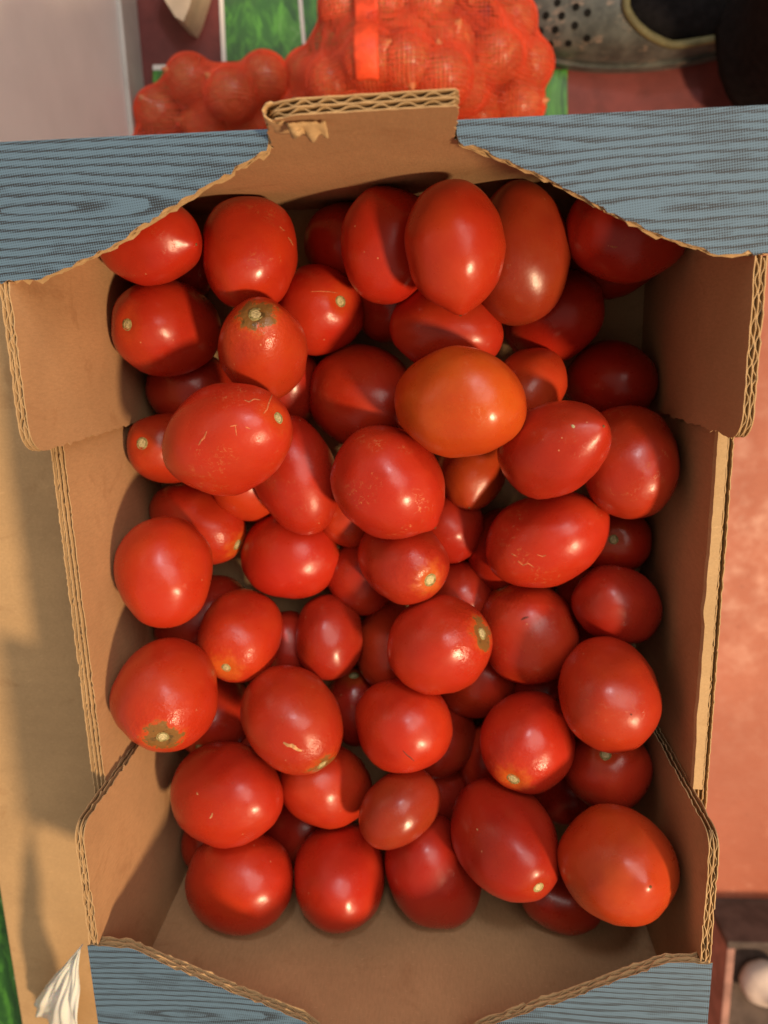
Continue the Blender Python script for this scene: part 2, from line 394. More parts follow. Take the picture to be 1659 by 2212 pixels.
# ================================================================== TOMATOES
RED, RED_SHADED, ORG, BRN = (.400, .0235, .0085), (.310, .0160, .0075), (.49, .046, .0080), (.290, .0265, .009)  # second colour is the red darkened for tomatoes in shade, mostly low in the heap
ORM, ORM2 = (.44, .036, .010), (.39, .046, .010)
TOMATOES = [
    (1, (-0.1113,0.1785,0.0712), (-0.895,0.145,-0.422), 0.0277, 0.0207, -1),
    (2, (-0.0660,0.1720,0.0577), (-0.037,0.715,-0.698), 0.0304, 0.0238, 0),
    (3, (-0.0230,0.1786,0.0232), (-0.690,0.110,-0.715), 0.0245, 0.0208, 0),
    (4, (0.0016,0.1721,0.0631), (0.111,0.991,-0.069), 0.0273, 0.0226, 0),
    (5, (0.0330,0.1680,0.0942), (-0.072,0.978,-0.196), 0.0277, 0.0218, -1),
    (6, (0.0643,0.1669,0.0615), (-0.032,0.996,-0.086), 0.0325, 0.0231, 0),
    (7, (0.1121,0.1743,0.0700), (0.970,-0.243,0.020), 0.0274, 0.0223, 0),
    (8, (0.1149,0.1673,0.0224), (-0.895,0.066,-0.441), 0.0250, 0.0211, 0),
    (9, (-0.1151,0.1705,0.0234), (-0.839,-0.160,-0.520), 0.0254, 0.0208, 0),
    (10, (-0.1133,0.1375,0.0485), (-0.350,0.067,0.934), 0.0306, 0.0245, 1),
    (11, (-0.0582,0.1261,0.0768), (0.098,0.589,0.802), 0.0290, 0.0210, 1),
    (12, (-0.0369,0.1445,0.0338), (0.593,0.163,0.788), 0.0250, 0.0231, 1),
    (13, (0.0006,0.1478,0.0247), (-0.454,0.030,-0.891), 0.0251, 0.0206, 0),
    (14, (0.0295,0.1328,0.0547), (-0.963,0.200,-0.179), 0.0285, 0.0204, 0),
    (15, (0.0854,0.1386,0.0272), (-0.602,-0.221,-0.768), 0.0287, 0.0235, 0),
    (16, (-0.0149,0.0986,0.0323), (-0.696,0.194,-0.691), 0.0333, 0.0270, 0),
    (17, (0.0344,0.0999,0.0894), (-0.814,0.039,-0.580), 0.0321, 0.0253, 0),
    (18, (0.0714,0.1044,0.0518), (0.400,0.449,-0.799), 0.0221, 0.0179, 0),
    (19, (0.1163,0.1029,0.0265), (-0.418,-0.052,-0.907), 0.0268, 0.0220, 0),
    (20, (0.0790,0.0769,0.0855), (-0.515,-0.402,-0.757), 0.0303, 0.0220, -1),
    (21, (0.1186,0.0660,0.0648), (-0.048,0.672,-0.739), 0.0298, 0.0244, 0),
    (22, (-0.0728,0.0863,0.0970), (0.816,0.322,0.480), 0.0349, 0.0253, 1),
    (23, (-0.1141,0.1046,0.0217), (-0.983,0.014,-0.181), 0.0252, 0.0210, 0),
    (24, (-0.1230,0.0732,0.0358), (-0.246,0.258,0.934), 0.0269, 0.0195, 1),
    (25, (-0.0514,0.0592,0.0463), (-0.300,0.908,-0.291), 0.0326, 0.0222, 0),
    (26, (-0.0003,0.0594,0.0743), (-0.711,0.624,-0.323), 0.0300, 0.0268, -1),
    (27, (0.0429,0.0567,0.0280), (0.084,0.664,-0.743), 0.0227, 0.0192, -1),
    (28, (0.0798,0.0257,0.0590), (-0.863,-0.444,-0.242), 0.0328, 0.0238, -1),
    (29, (0.1231,0.0155,0.0238), (-0.251,0.258,0.933), 0.0221, 0.0197, 1),
    (30, (-0.1147,0.0288,0.0254), (0.866,-0.383,0.321), 0.0301, 0.0218, 1),
    (31, (-0.0824,0.0506,0.0254), (0.257,-0.461,-0.849), 0.0264, 0.0206, 0),
    (32, (-0.1179,0.0146,0.0744), (-0.217,0.745,-0.631), 0.0295, 0.0248, 0),
    (33, (-0.0605,0.0097,0.0270), (0.973,0.197,0.120), 0.0296, 0.0264, 1),
    (34, (-0.0224,0.0337,0.0250), (0.489,-0.196,-0.850), 0.0259, 0.0204, 0),
    (35, (0.0043,0.0144,0.0559), (0.554,-0.133,0.822), 0.0296, 0.0215, 1),
    (36, (-0.0197,-0.0066,0.0234), (-0.079,-0.756,-0.649), 0.0260, 0.0206, 0),
    (37, (0.0278,0.0242,0.0240), (-0.421,-0.206,-0.883), 0.0243, 0.0205, 0),
    (38, (0.0610,0.0100,0.0228), (0.045,0.756,-0.653), 0.0244, 0.0206, 0),
    (39, (0.0343,-0.0179,0.0227), (-0.742,-0.215,-0.635), 0.0245, 0.0206, 0),
    (40, (0.0729,-0.0316,0.0434), (-0.477,0.874,-0.096), 0.0295, 0.0267, 1),
    (41, (0.1191,-0.0124,0.0544), (0.813,-0.471,-0.344), 0.0255, 0.0205, 0),
    (42, (0.1097,-0.0260,0.0223), (0.033,0.868,-0.495), 0.0249, 0.0207, 0),
    (43, (-0.1168,-0.0282,0.0243), (0.764,0.314,-0.564), 0.0295, 0.0206, 0),
    (44, (-0.0866,-0.0296,0.0511), (-0.087,-0.321,0.943), 0.0292, 0.0231, 1),
    (45, (-0.0390,-0.0369,0.0382), (-0.022,0.848,-0.530), 0.0249, 0.0190, 0),
    (46, (-0.0672,-0.0518,0.0216), (-0.127,-0.944,-0.304), 0.0250, 0.0207, 0),
    (47, (0.0241,-0.0287,0.0686), (0.810,0.406,0.424), 0.0281, 0.0257, 1),
    (48, (-0.0045,-0.0485,0.0238), (-0.096,0.837,-0.538), 0.0285, 0.0208, 0),
    (49, (0.0457,-0.0719,0.0223), (-0.677,-0.634,-0.374), 0.0256, 0.0204, 0),
    (50, (0.0848,-0.0795,0.0218), (-0.914,-0.180,-0.365), 0.0246, 0.0208, 0),
    (51, (0.1086,-0.0478,0.0846), (-0.025,0.460,-0.887), 0.0303, 0.0248, 0),
    (52, (-0.1154,-0.0453,0.0959), (0.231,-0.291,0.928), 0.0294, 0.0268, 1),
    (53, (-0.1149,-0.0915,0.0271), (-0.081,-0.417,0.905), 0.0250, 0.0243, 1),
    (54, (-0.0563,-0.0711,0.0713), (0.609,-0.570,0.552), 0.0314, 0.0257, 1),
    (55, (-0.0270,-0.0916,0.0195), (-0.017,0.983,0.183), 0.0258, 0.0187, 1),
    (56, (0.0026,-0.0768,0.0646), (-0.587,-0.212,-0.781), 0.0312, 0.0249, 0),
    (57, (0.0236,-0.1067,0.0247), (0.155,0.544,-0.825), 0.0256, 0.0209, 0),
    (58, (-0.0880,-0.1238,0.0224), (0.826,-0.277,-0.492), 0.0249, 0.0209, 0),
    (59, (0.0710,-0.0835,0.0689), (-0.373,-0.326,0.869), 0.0284, 0.0246, 1),
    (60, (0.1149,-0.1031,0.0628), (-0.202,0.709,0.676), 0.0260, 0.0232, 1),
    (61, (0.0555,-0.1282,0.0225), (0.103,-0.927,0.360), 0.0270, 0.0212, 0),
    (62, (-0.0951,-0.1163,0.0726), (-0.785,-0.203,-0.585), 0.0354, 0.0279, 0),
    (63, (-0.0420,-0.1222,0.0536), (0.616,-0.619,-0.487), 0.0298, 0.0235, 0),
    (64, (0.0011,-0.1191,0.0791), (0.737,0.417,-0.531), 0.0244, 0.0182, 0),
    (65, (0.0574,-0.1315,0.0868), (0.398,-0.110,0.911), 0.0362, 0.0262, 1),
    (66, (0.1100,-0.1249,0.1136), (-0.234,-0.339,-0.911), 0.0298, 0.0274, -1),
    (67, (-0.0930,-0.1715,0.0729), (-0.892,-0.242,-0.381), 0.0337, 0.0273, 0),
    (68, (-0.0352,-0.1723,0.0663), (-0.110,-0.090,-0.990), 0.0337, 0.0270, 0),
    (69, (0.0181,-0.1663,0.0675), (0.314,-0.941,-0.125), 0.0338, 0.0266, 0),
    (70, (0.0906,-0.1799,0.0717), (-0.898,0.401,0.182), 0.0250, 0.0181, 1),
    (71, (-0.0682,-0.1725,0.0231), (-0.714,-0.412,-0.566), 0.0258, 0.0210, 0),
    (72, (-0.1188,-0.1772,0.0325), (0.168,-0.587,-0.792), 0.0251, 0.0203, 0),
    (73, (0.0216,-0.1470,0.0223), (0.845,-0.280,-0.455), 0.0249, 0.0209, 0),
    (74, (0.1008,-0.1429,0.0231), (-0.681,-0.401,-0.613), 0.0252, 0.0209, 0),
    (75, (-0.0600,0.1048,0.0216), (-0.087,-0.952,-0.293), 0.0247, 0.0207, 0),
]
LOOK = {   # id: (label, colour, scab, crack)
    1: ('red tomato with a small pointed tip, half under the left blue far lip', RED, 0, 0.3),
    2: ('large scratched red tomato against the far wall, first right of the left blue lip', RED, 0, 0.9),
    3: ('dark shaded tomato deep against the far wall below the cardboard tab', RED_SHADED, 0, 0),
    4: ('upright red tomato below the cardboard tab, partly behind the bright pointed tomato', RED, 0, 0.3),
    5: ('bright red tomato with its pointed tip downward, topmost below the cardboard tab', RED, 0, 0.3),
    6: ('tall brownish red tomato right of the bright pointed one at the far wall', BRN, 0, 0.2),
    7: ('large red tomato half hidden under the right blue far lip', RED, 0, 0.4),
    8: ('shaded tomato peeping out beneath the one under the right blue lip', RED_SHADED, 0, 0),
    9: ('shaded tomato beneath the pointed one at the far left corner', RED_SHADED, 0, 0),
    10: ('red tomato by the far left flap with its round stem scar facing left', RED, 0.15, 0.2),
    11: ('orange-red tomato with a brown scabby patch round its stem, far left', ORM, 1, 0.5),
    12: ('small round red tomato with stem scar and hairline crack, below the far wall', RED, 0.25, 0.4),
    13: ('dark tomato in the gap right of the hairline-cracked one', RED_SHADED, 0, 0),
    14: ('red tomato lying sideways right under the tip of the bright pointed one', RED, 0, 0.2),
    15: ('shaded red tomato below the tall brownish one, beside the bare box floor', RED, 0, 0.1),
    16: ('large plain red tomato just left of the big orange one', RED, 0, 0.4),
    17: ('big glossy orange tomato lying on top in the upper middle', ORG, 0, 0.4),
    18: ('small tomato with an orange side tucked right behind the big orange one', ORM, 0, 0.1),
    19: ('dark red tomato low by the right wall just below the bare floor', RED_SHADED, 0, 0.2),
    20: ('glossy red tomato with a dimple at its right end, right of the orange one', RED, 0, 0.4),
    21: ('large dull red tomato pressed to the right wall at the end of the far flap', RED, 0, 0.8),
    22: ('largest red tomato with corky streaks and a stem scar at upper right', RED, 0.2, 0.95),
    23: ('shaded tomato beneath the one whose stem scar faces the left flap', RED_SHADED, 0, 0),
    24: ('small red tomato with stem scar at the left wall just below the flap edge', RED, 0.1, 0.1),
    25: ('long red tomato with a puckered lower end, left of the speckled central one', RED, 0, 0.5),
    26: ('round red tomato covered in fine pale specks, at the very centre of the heap', RED, 0, 1.3),
    27: ('small pointed orange-red tomato right of the speckled central one', ORM, 0, 0.1),
    28: ('long glossy red tomato with corky scratches along its underside, right of centre', RED, 0, 1.2),
    29: ('flat shaded tomato with a brown ring scar facing up by the right wall', RED, 0.3, 0.1),
    30: ('slanting red tomato with its greenish stem end pointing down right, left side', RED, 0.7, 0.1),
    31: ('sliver of an orange tomato below the largest streaked one', ORM, 0, 0),
    32: ('round glossy red tomato leaning on the left wall, halfway along', RED, 0, 0.3),
    33: ('broad red tomato with a stem scar at its right end, left of centre', RED, 0.2, 0.2),
    34: ('sliver of an orange tomato low left of the speckled central one', ORM, 0, 0),
    35: ('red tomato with a pale round stem scar facing lower right, below the speckled one', RED, 0.75, 0.2),
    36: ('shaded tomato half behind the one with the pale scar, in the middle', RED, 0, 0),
    37: ('dark tomato beneath the small pointed orange-red one', RED_SHADED, 0, 0),
    38: ('dark tomato behind the left end of the long scratched one', RED_SHADED, 0, 0),
    39: ('dark tomato in the hollow between the pale-scarred one and the nicked one', RED_SHADED, 0, 0),
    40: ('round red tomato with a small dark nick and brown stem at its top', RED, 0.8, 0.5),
    41: ('smooth plain red tomato low at the right wall below the ring-scarred one', RED_SHADED, 0, 0.05),
    42: ('dark tomato in the gap between the nicked one and the right wall', RED_SHADED, 0, 0),
    43: ('shaded tomato low behind the round one leaning on the left wall', RED_SHADED, 0, 0),
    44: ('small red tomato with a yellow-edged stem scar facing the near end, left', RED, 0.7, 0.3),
    45: ('narrow dark red tomato standing low between the middle and the left', RED_SHADED, 0, 0.05),
    46: ('dark tomato squeezed beside the small yellow-scarred one', RED_SHADED, 0, 0),
    47: ('red tomato with orange shoulder and cracked stem scar at its right end, centre', RED, 1, 0.3),
    48: ('tomato half hidden behind the left side of the orange-shouldered one', RED, 0, 0.1),
    49: ('small red tomato tucked below the nicked one and the orange-shouldered one', RED, 0, 0.1),
    50: ('dark sliver of tomato low under the nicked one', RED_SHADED, 0, 0),
    51: ('large glossy red tomato high at the right wall above the near right flap', RED, 0, 0.4),
    52: ('big red tomato at the left wall with a brown scab round its pale stem scar', RED, 1.1, 0.3),
    53: ('shaded tomato with one bright glint beneath the big scabbed one', RED, 0.2, 0.1),
    54: ('long red tomato with a pale corky mark and a cracked orange stem end', RED, 0.95, 0.4),
    55: ('narrow shaded tomato with a green stem scar, between two large ones', RED_SHADED, 0.3, 0),
    56: ('glossy red tomato with a curved crease, middle of the lower half', RED, 0, 0.2),
    57: ('shaded tomato behind the right side of the creased one', RED_SHADED, 0, 0),
    58: ('dark tomato deep left of the long one with the corky mark', RED_SHADED, 0, 0),
    59: ('red tomato with an orange ring and grey scar at its lower left, right of middle', RED, 0.75, 0.2),
    60: ('round red tomato with a greenish stem stub on top, at the near right flap', RED, 0.15, 0.2),
    61: ('shaded tomato left of the one with the orange-ringed scar', RED, 0, 0),
    62: ('large smooth red tomato with a tiny pale nick beside the near left flap', RED, 0, 0.15),
    63: ('plain oval red tomato right of the large smooth one near the left flap', RED, 0, 0.1),
    64: ('small slanting tomato with a wrinkled brown bruise on its left side', BRN, 0, 0.2),
    65: ('big dark egg-shaped tomato with a pale stem scar pointing to the near end', RED_SHADED, 0.1, 0.1),
    66: ('large orange tomato with a tiny black speck in the near right corner', ORM2, 0, 0.3),
    67: ('round dull red tomato leftmost of the row along the near wall', RED, 0, 0.05),
    68: ('round dull red tomato second from the left along the near wall', RED, 0, 0.05),
    69: ('round dull red tomato third from the left along the near wall', RED_SHADED, 0, 0.05),
    70: ('shaded tomato squeezed beneath the large orange one in the near right corner', RED_SHADED, 0.1, 0.1),
    71: ('dark tomato behind the two leftmost ones of the near row', RED_SHADED, 0, 0),
    72: ('dark sliver of tomato between the near left flap and the near row', RED_SHADED, 0, 0),
    73: ('dark sliver of tomato right behind the bruised slanting one', RED_SHADED, 0, 0),
    74: ('dark tomato deep below the one with the greenish stem stub', RED_SHADED, 0, 0),
    75: ('dark tomato in the gap below the scabby orange-red one, far left', RED_SHADED, 0, 0),
}
def make_tomato(i, loc, axis, c, b, pole):
    label, col, scab, crack = LOOK[i]
    rnd = random.Random(i * 31 + 5)
    nu, nv = 40, 28
    egg = rnd.uniform(.02, .09) * rnd.choice((-1, 1)); tip = pole < 0
    if tip: egg = abs(egg)
    lob = rnd.uniform(.006, .030); lp = rnd.uniform(0, 6); nl = rnd.choice((3, 4)); sd = Vector((i * 3.7, i * 1.3, 0))
    sq = rnd.uniform(.92, 1.0)
    verts, faces = [], []
    for r in range(nv + 1):
        t = math.pi * r / nv                       # 0 = stem pole
        cz = math.cos(t); sr = math.sin(t) ** sq
        for k in range(nu):
            a = 2 * math.pi * k / nu
            rad = b * sr * (1 + egg * cz) * (1 + lob * math.cos(nl * a + lp) * math.sin(t))
            z = c * cz
            p = Vector((rad * math.cos(a), rad * math.sin(a), z))
            d = p.normalized() if p.length else Vector((0, 0, 1))
            p *= 1 + .045 * noise.noise(d * 1.5 + sd) + .012 * noise.noise(d * 4 + sd)
            if pole > 0:                            # shallow hollow round the stem
                p.z -= .0016 * math.exp(-(rad / .0045) ** 2) * (cz > 0)
            if cz < 0:
                if tip: p.z -= .0022 * math.exp(-(rad / .0050) ** 2)
            verts.append(p)
            if r in (0, nv): break
    def ix(r, k):
        if r == 0: return 0
        if r == nv: return len(verts) - 1
        return 1 + (r - 1) * nu + k % nu
    for r in range(nv):
        for k in range(nu):
            if r == 0: faces.append((0, ix(1, k), ix(1, k + 1)))
            elif r == nv - 1: faces.append((ix(r, k), ix(nv, 0), ix(r, k + 1)))
            else: faces.append((ix(r, k), ix(r + 1, k), ix(r + 1, k + 1), ix(r, k + 1)))
    o = mesh('tomato', verts, faces, M_TOM, None, True)
    top = verts[0].z
    o.location = loc
    o.rotation_mode = 'QUATERNION'
    o.rotation_quaternion = Vector((0, 0, 1)).rotation_difference(Vector(axis)) @ Quaternion((0, 0, 1), rnd.uniform(0, 6.28))
    j = rnd.uniform(.90, 1.08); o.color = (col[0] * j, col[1] * rnd.uniform(.85, 1.2), col[2], 1)
    o['scab'] = float(scab); o['crack'] = float(crack); o['pole'] = float(top if pole > 0 else .3)
    tag(o, label, 'tomato', 'red plum tomatoes in the box')
    if pole > 0:
        R0 = rnd.uniform(.0028, .0036); big = 1.15 if scab > .7 else 1.0; R0 *= big
        v, f, mi = [(0, 0, top + .0002)], [], []
        rings = [(.42, .0007), (.62, .0003), (.85, .0006), (1.0, -.0001), (1.12, -.0009)]; K = 18
        for q, (fr, h) in enumerate(rings):
            for k in range(K):
                a = 2 * math.pi * k / K; jj = 1 + .12 * noise.noise(Vector((math.cos(a) * 1.4, math.sin(a) * 1.4, i + q * .3)))
                v.append((R0 * fr * jj * math.cos(a), R0 * fr * jj * math.sin(a), top + h + .0004 * (R0 * fr / .003) ** 2 * .2 + .0002 * noise.noise(Vector((a * 2, q, i)))))
        for k in range(K):
            f.append((0, 1 + k, 1 + (k + 1) % K)); mi.append(1)
        for q in range(len(rings) - 1):
            for k in range(K):
                a = 1 + q * K + k; bb = 1 + q * K + (k + 1) % K
                f.append((a, a + K, bb + K, bb)); mi.append(1 if q < 1 else 0)
        mesh('stem_scar', v, f, [M_SCAR, M_SCARC], o, True, mi)
    elif tip:
        low = verts[-1].z; v = [(0, 0, low - .0003)]; K = 10; f = []
        for k in range(K):
            a = 2 * math.pi * k / K; v.append((.0007 * math.cos(a), .0007 * math.sin(a), low + .0001))
        for k in range(K): f.append((0, 1 + (k + 1) % K, 1 + k))
        mesh('blossom_scar', v, f, M_TIP, o, True)
    return o
TOM = {}
for row in TOMATOES: TOM[row[0]] = make_tomato(*row)
# single marks on the skins, laid on the surface
from mathutils.bvhtree import BVHTree
M_PALE = plain('corky_skin', (.48, .25, .11), .85, .2, 500, .35); M_SCR = plain('scratched_skin', (.45, .13, .050), .75, .3, 700, .4); M_DARKM = plain('healed_nick', (.13, .025, .015), .7, .3, 500, .3); M_FLECK = plain('straw_fleck', (.42, .36, .20), .9, .2, 400, .3)
MARKS = [(54, 'corky_mark', [(612, 1604), (622, 1610), (632, 1611), (642, 1619), (652, 1622)], 8, 'P'), (40, 'healed_nick', [(1126, 1339), (1133, 1335), (1142, 1333)], 4.5, 'D'),
    (62, 'healed_nick', [(453, 1768), (457, 1763), (459, 1756)], 3.5, 'P'), (62, 'healed_nick', [(425, 1712), (427, 1717)], 3, 'P'),
    (22, 'scratch', [(429, 962), (434, 952), (441, 946), (447, 931)], 4, 'P'), (22, 'scratch', [(527, 864), (538, 868), (549, 862), (563, 864)], 3, 'P'), (22, 'scratch', [(569, 894), (577, 884), (581, 870), (588, 853)], 3.2, 'P'),
    (22, 'scratch', [(497, 921), (513, 918)], 2.6, 'P'), (22, 'scratch', [(508, 918), (511, 941)], 2.2, 'P'), (22, 'scratch', [(530, 922), (541, 927)], 2.6, 'P'),
    (12, 'scratch', [(671, 630), (690, 629), (710, 630), (730, 633)], 2.2, 'P'), (56, 'crease', [(870, 1621), (878, 1630), (886, 1636), (895, 1644)], 2.6, 'D'),
    (7, 'scratch', [(1318, 531), (1326, 534), (1334, 533)], 4, 'P'), (20, 'straw_fleck', [(1235, 918), (1241, 924)], 6, 'F'), (2, 'scratch', [(622, 512), (628, 520), (633, 530)], 3.2, 'P'),
    (2, 'scratch', [(604, 489), (611, 496), (615, 499)], 2.6, 'P'), (65, 'healed_nick', [(1030, 1790), (1032, 1794)], 3, 'P'), (51, 'healed_nick', [(1362, 1542), (1365, 1545)], 4, 'D'),
    (28, 'scratch', [(1118, 1213), (1130, 1221), (1141, 1217), (1154, 1226)], 3, 'P'), (28, 'scratch', [(1105, 1196), (1116, 1202)], 3, 'P'), (28, 'scratch', [(1160, 1198), (1172, 1202), (1180, 1199)], 2.6, 'P')]
bpy.context.view_layer.update()
for ti, nm, pts, wd, kind in MARKS:
    o = TOM[ti]; mi = o.matrix_world.inverted(); me = o.data
    bv = BVHTree.FromPolygons([q.co.copy() for q in me.vertices], [tuple(q.vertices) for q in me.polygons])
    path = []
    for a in range(len(pts) - 1):
        for k in range(5): path.append((pts[a][0] + (pts[a + 1][0] - pts[a][0]) * k / 5, pts[a][1] + (pts[a + 1][1] - pts[a][1]) * k / 5))
    path.append(pts[-1]); v, f = [], []
    for a, (x, y) in enumerate(path):
        b0 = path[max(0, a - 1)]; b1 = path[min(len(path) - 1, a + 1)]; dx, dy = b1[0] - b0[0], b1[1] - b0[1]; L = math.hypot(dx, dy) or 1
        w = wd * .5 * (math.sin(math.pi * (a + .6) / (len(path) + .2)) ** .5) * (1 + .5 * noise.noise(Vector((a * .7, ti, 0))))
        row = []
        for s_ in (-1, 0, 1):
            d = mi.to_3x3() @ (onz(x - dy / L * w * s_, y + dx / L * w * s_, 0) - CAM_LOC).normalized()
            hit, nrm, _, _ = bv.ray_cast(mi @ CAM_LOC, d)
            if hit is None: row = None; break
            row.append(hit + nrm * (.00018 if s_ == 0 else .00004))
        if row is None: continue
        v += row
        if len(v) >= 6:
            q = len(v) - 6; f += [(q, q + 1, q + 4, q + 3), (q + 1, q + 2, q + 5, q + 4)]
    if f: mesh(nm, v, f, {'P': M_SCR if nm == 'scratch' else M_PALE, 'D': M_DARKM, 'F': M_FLECK}[kind], o, True)
# ================================================================== CARTONS BENEATH AND BESIDE
def carton(name, a, b, mat, label, cat='cardboard box'):
    x0, y0, z0 = a; x1, y1, z1 = b; t = .004
    e = empty(name, ((x0 + x1) / 2, (y0 + y1) / 2, z0)); off = Vector(e.location)
    def part(nm, p, q, m=mat):
        o = box(nm, Vector(p) - off, Vector(q) - off, m, e, .0012); return o
    part('side_panel', (x0, y0 + t, z0), (x0 + t, y1 - t, z1 - t)); part('side_panel', (x1 - t, y0 + t, z0), (x1, y1 - t, z1 - t))
    part('end_panel', (x0, y0, z0), (x1, y0 + t - .0002, z1 - t)); part('end_panel', (x0, y1 - t + .0002, z0), (x1, y1, z1 - t))
    part('base_panel', (x0 + t + .0002, y0 + t + .0002, z0), (x1 - t - .0002, y1 - t - .0002, z0 + t))
    return e, part
e, part = carton('support_carton', (-.142, -.198, GZ + .0005), (.142, .198, -.0045), M_KRAFT_LT, 'x')
part('top_flap', (-.142, -.198, -.0084), (-.0005, .198, -.0045)); part('top_flap', (.0005, -.198, -.0084), (.142, .198, -.0045))
tag(e, 'closed plain carton standing under the open tomato box', 'cardboard box')
e, part = carton('neighbour_carton', (-.267, -.46, GZ + .0005), (-.158, .16, .030), M_KRAFT_LT, 'x')
part('top_flap', (-.2674, -.4604, .0262), (-.1576, .1604, .0300))
tag(e, 'plain light brown cardboard carton standing left of the tomato box', 'cardboard box')
def green_mat(name, scale, k=1.0):
    m, nt, b = newmat(name); g = G(nt); v = g.coord()
    n = g.noise(g.map(v, (1, .35, 1), (0, 0, .5)), scale, 5, .7, 1.2); n2 = g.noise(v, scale * .25, 3)
    c = g.mix(g.ramp(n, .42, .62), (.020 * k, .115 * k, .018 * k), (.075 * k, .30 * k, .035 * k))
    c = g.mix(g.ramp(n2, .50, .66, 0, .8), c, (.022 * k, .085 * k, .022 * k))
    c = g.mix(g.math('MULTIPLY', g.ramp(n, .60, .72), g.ramp(n2, .45, .38)), c, (.42, .55, .36))
    g.l(c, b.inputs['Base Color']); b.inputs['Roughness'].default_value = .4; return m
M_GREEN = green_mat('green_leaf_print', 55); M_GREEN2 = green_mat('green_carton_print', 80, .75)
M_WHITE = plain('white_border', (.72, .70, .66), .5, .4, 30, .05)
e, part = carton('green_carton', (-.42, -.50, GZ + .0005), (-.2695, -.10, -.015), M_GREEN2, 'x')
part('top_flap', (-.4204, -.5004, -.0188), (-.2692, -.0996, -.0150))
tag(e, 'green printed carton standing at the left beyond the light brown one', 'cardboard box')

# white cabinet far left
c_ = empty('white_cabinet', (-.62, .56, GZ))
M_CAB = plain('white_enamel', (.86, .86, .86), .45, .4, 9, .05)
o = box('body', (-.30, -.385, .0005), (.318, .36, .80), M_CAB, c_, .006)
box('plinth', (.3182, -.375, .0008), (.3225, .35, .05), plain('white_plinth', (.52, .50, .47), .5, .4, 20, .1), c_, .001)
tag(c_, 'plain white cabinet standing on the red floor at the far left', 'cabinet')

# printed sheets lying on the floor
def sheet(name, pts, z0, z1, mat, parent=None):
    n = len(pts); v = [(p[0], p[1], z0) for p in pts] + [(p[0], p[1], z1) for p in pts]
    f = [tuple(range(n))[::-1], tuple(range(n, 2 * n))] + [(i, (i + 1) % n, n + (i + 1) % n, n + i) for i in range(n)]
    return mesh(name, v, f, mat, parent)
z = GZ + .004
mt = sheet('floor_shade', [onz(x, y, GZ + .0006)[:2] for x, y in ((292, -90), (1750, -90), (1750, 360), (280, 360))], GZ + .0001, GZ + .0006, plain('maroon_shade', (.150, .032, .028), .55, .35, 30, .22, .2, 120))  # added thin sheet; its dark colour stands in for shade on the red floor
tag(mt, 'dark maroon sheet standing in for shade on the floor behind the box', 'mat')  # not a real mat: added sheet standing in for floor shade
P_ = lambda *q: [onz(x, y, z)[:2] for x, y in q]
s1 = sheet('printed_board', P_((487, 132), (478, -60), (770, -60), (770, 132)), GZ + .0008, z, M_GREEN)
sheet('white_border', P_((489, 133), (480, -60), (471, -60), (479, 133)), GZ + .0008, z + .0002, M_WHITE, s1)
sheet('white_border', P_((653, 96), (639, -60), (648, -60), (661, 96)), z + .0002, z + .0008, M_WHITE, s1)
tag(s1, 'green leaf-printed board with white borders behind the onion nets', 'board')
s2 = sheet('printed_board', P_((330, 152), (470, 148), (1226, 150), (1226, 330), (330, 330)), GZ + .0008, z - .0007, M_GREEN)
sheet('white_border', P_((330, 140), (470, 137), (470, 147.5), (330, 151.5)), GZ + .0008, z, M_WHITE, s2)
tag(s2, 'green printed board lying under the two onion nets', 'board')
zz = GZ + .05
sc_ = sheet('paper_scrap', [onz(x, y, zz)[:2] for x, y in ((318, -60), (432, -60), (408, 18), (396, 46), (378, 36))], zz - .050, zz, plain('beige_card', (.55, .45, .33), .8, .2, 60, .1))
tag(sc_, 'pointed beige cardboard corner lying beside the white cabinet', 'cardboard')

# ================================================================== ONION NETS
def onion_mat():
    m, nt, b = newmat('onion_skin'); g = G(nt); v = g.coord(); oi = g.n('ShaderNodeObjectInfo')
    n = g.noise(g.map(v, (1, 1, .12), (0, 0, 0)), 210, 4, .6)
    c = g.mix(g.ramp(n, .35, .7), (.50, .13, .045), (.66, .26, .10))
    g.l(c, b.inputs['Base Color']); b.inputs['Roughness'].default_value = .32; return m
M_ONION = onion_mat()
M_NET = plain('red_net', (.72, .070, .022), .28, .6, 40, .15); M_BAND = plain('net_band', (.78, .075, .022), .45, .4, 90, .25, .4, 300)
def uvsphere(c, r, nu=20, nv=12, sz=1.0, prof=None):
    v, f = [], []
    for i in range(nv + 1):
        t = math.pi * i / nv
        for k in range(nu):
            a = 2 * math.pi * k / nu; v.append((c[0] + r * math.sin(t) * math.cos(a), c[1] + r * math.sin(t) * math.sin(a), c[2] + r * sz * math.cos(t)))
    for i in range(nv):
        for k in range(nu):
            a = i * nu + k; q = i * nu + (k + 1) % nu; f.append((a, a + nu, q + nu, q))
    return v, f
def make_onion():
    v, f = [], []; nu, nv, r = 22, 16, .0258
    for i in range(nv + 1):
        t = math.pi * i / nv
        for k in range(nu):
            a = 2 * math.pi * k / nu; s = math.sin(t); zc = .90 * r * math.cos(t)
            if t < .45: zc += .010 * (1 - t / .45) ** 2
            if t > 2.9: zc += .003 * ((t - 2.9) / .24)
            q = 1 + .02 * math.cos(3 * a + 1); v.append((r * s * math.cos(a) * q, r * s * math.sin(a) * q, zc))
    for i in range(nv):
        for k in range(nu):
            a = i * nu + k; b_ = i * nu + (k + 1) % nu; f.append((a, a + nu, b_ + nu, b_))
    me = mesh('onion', v, f, M_ONION, None, True)
    return me
proto = make_onion(); used = [False]
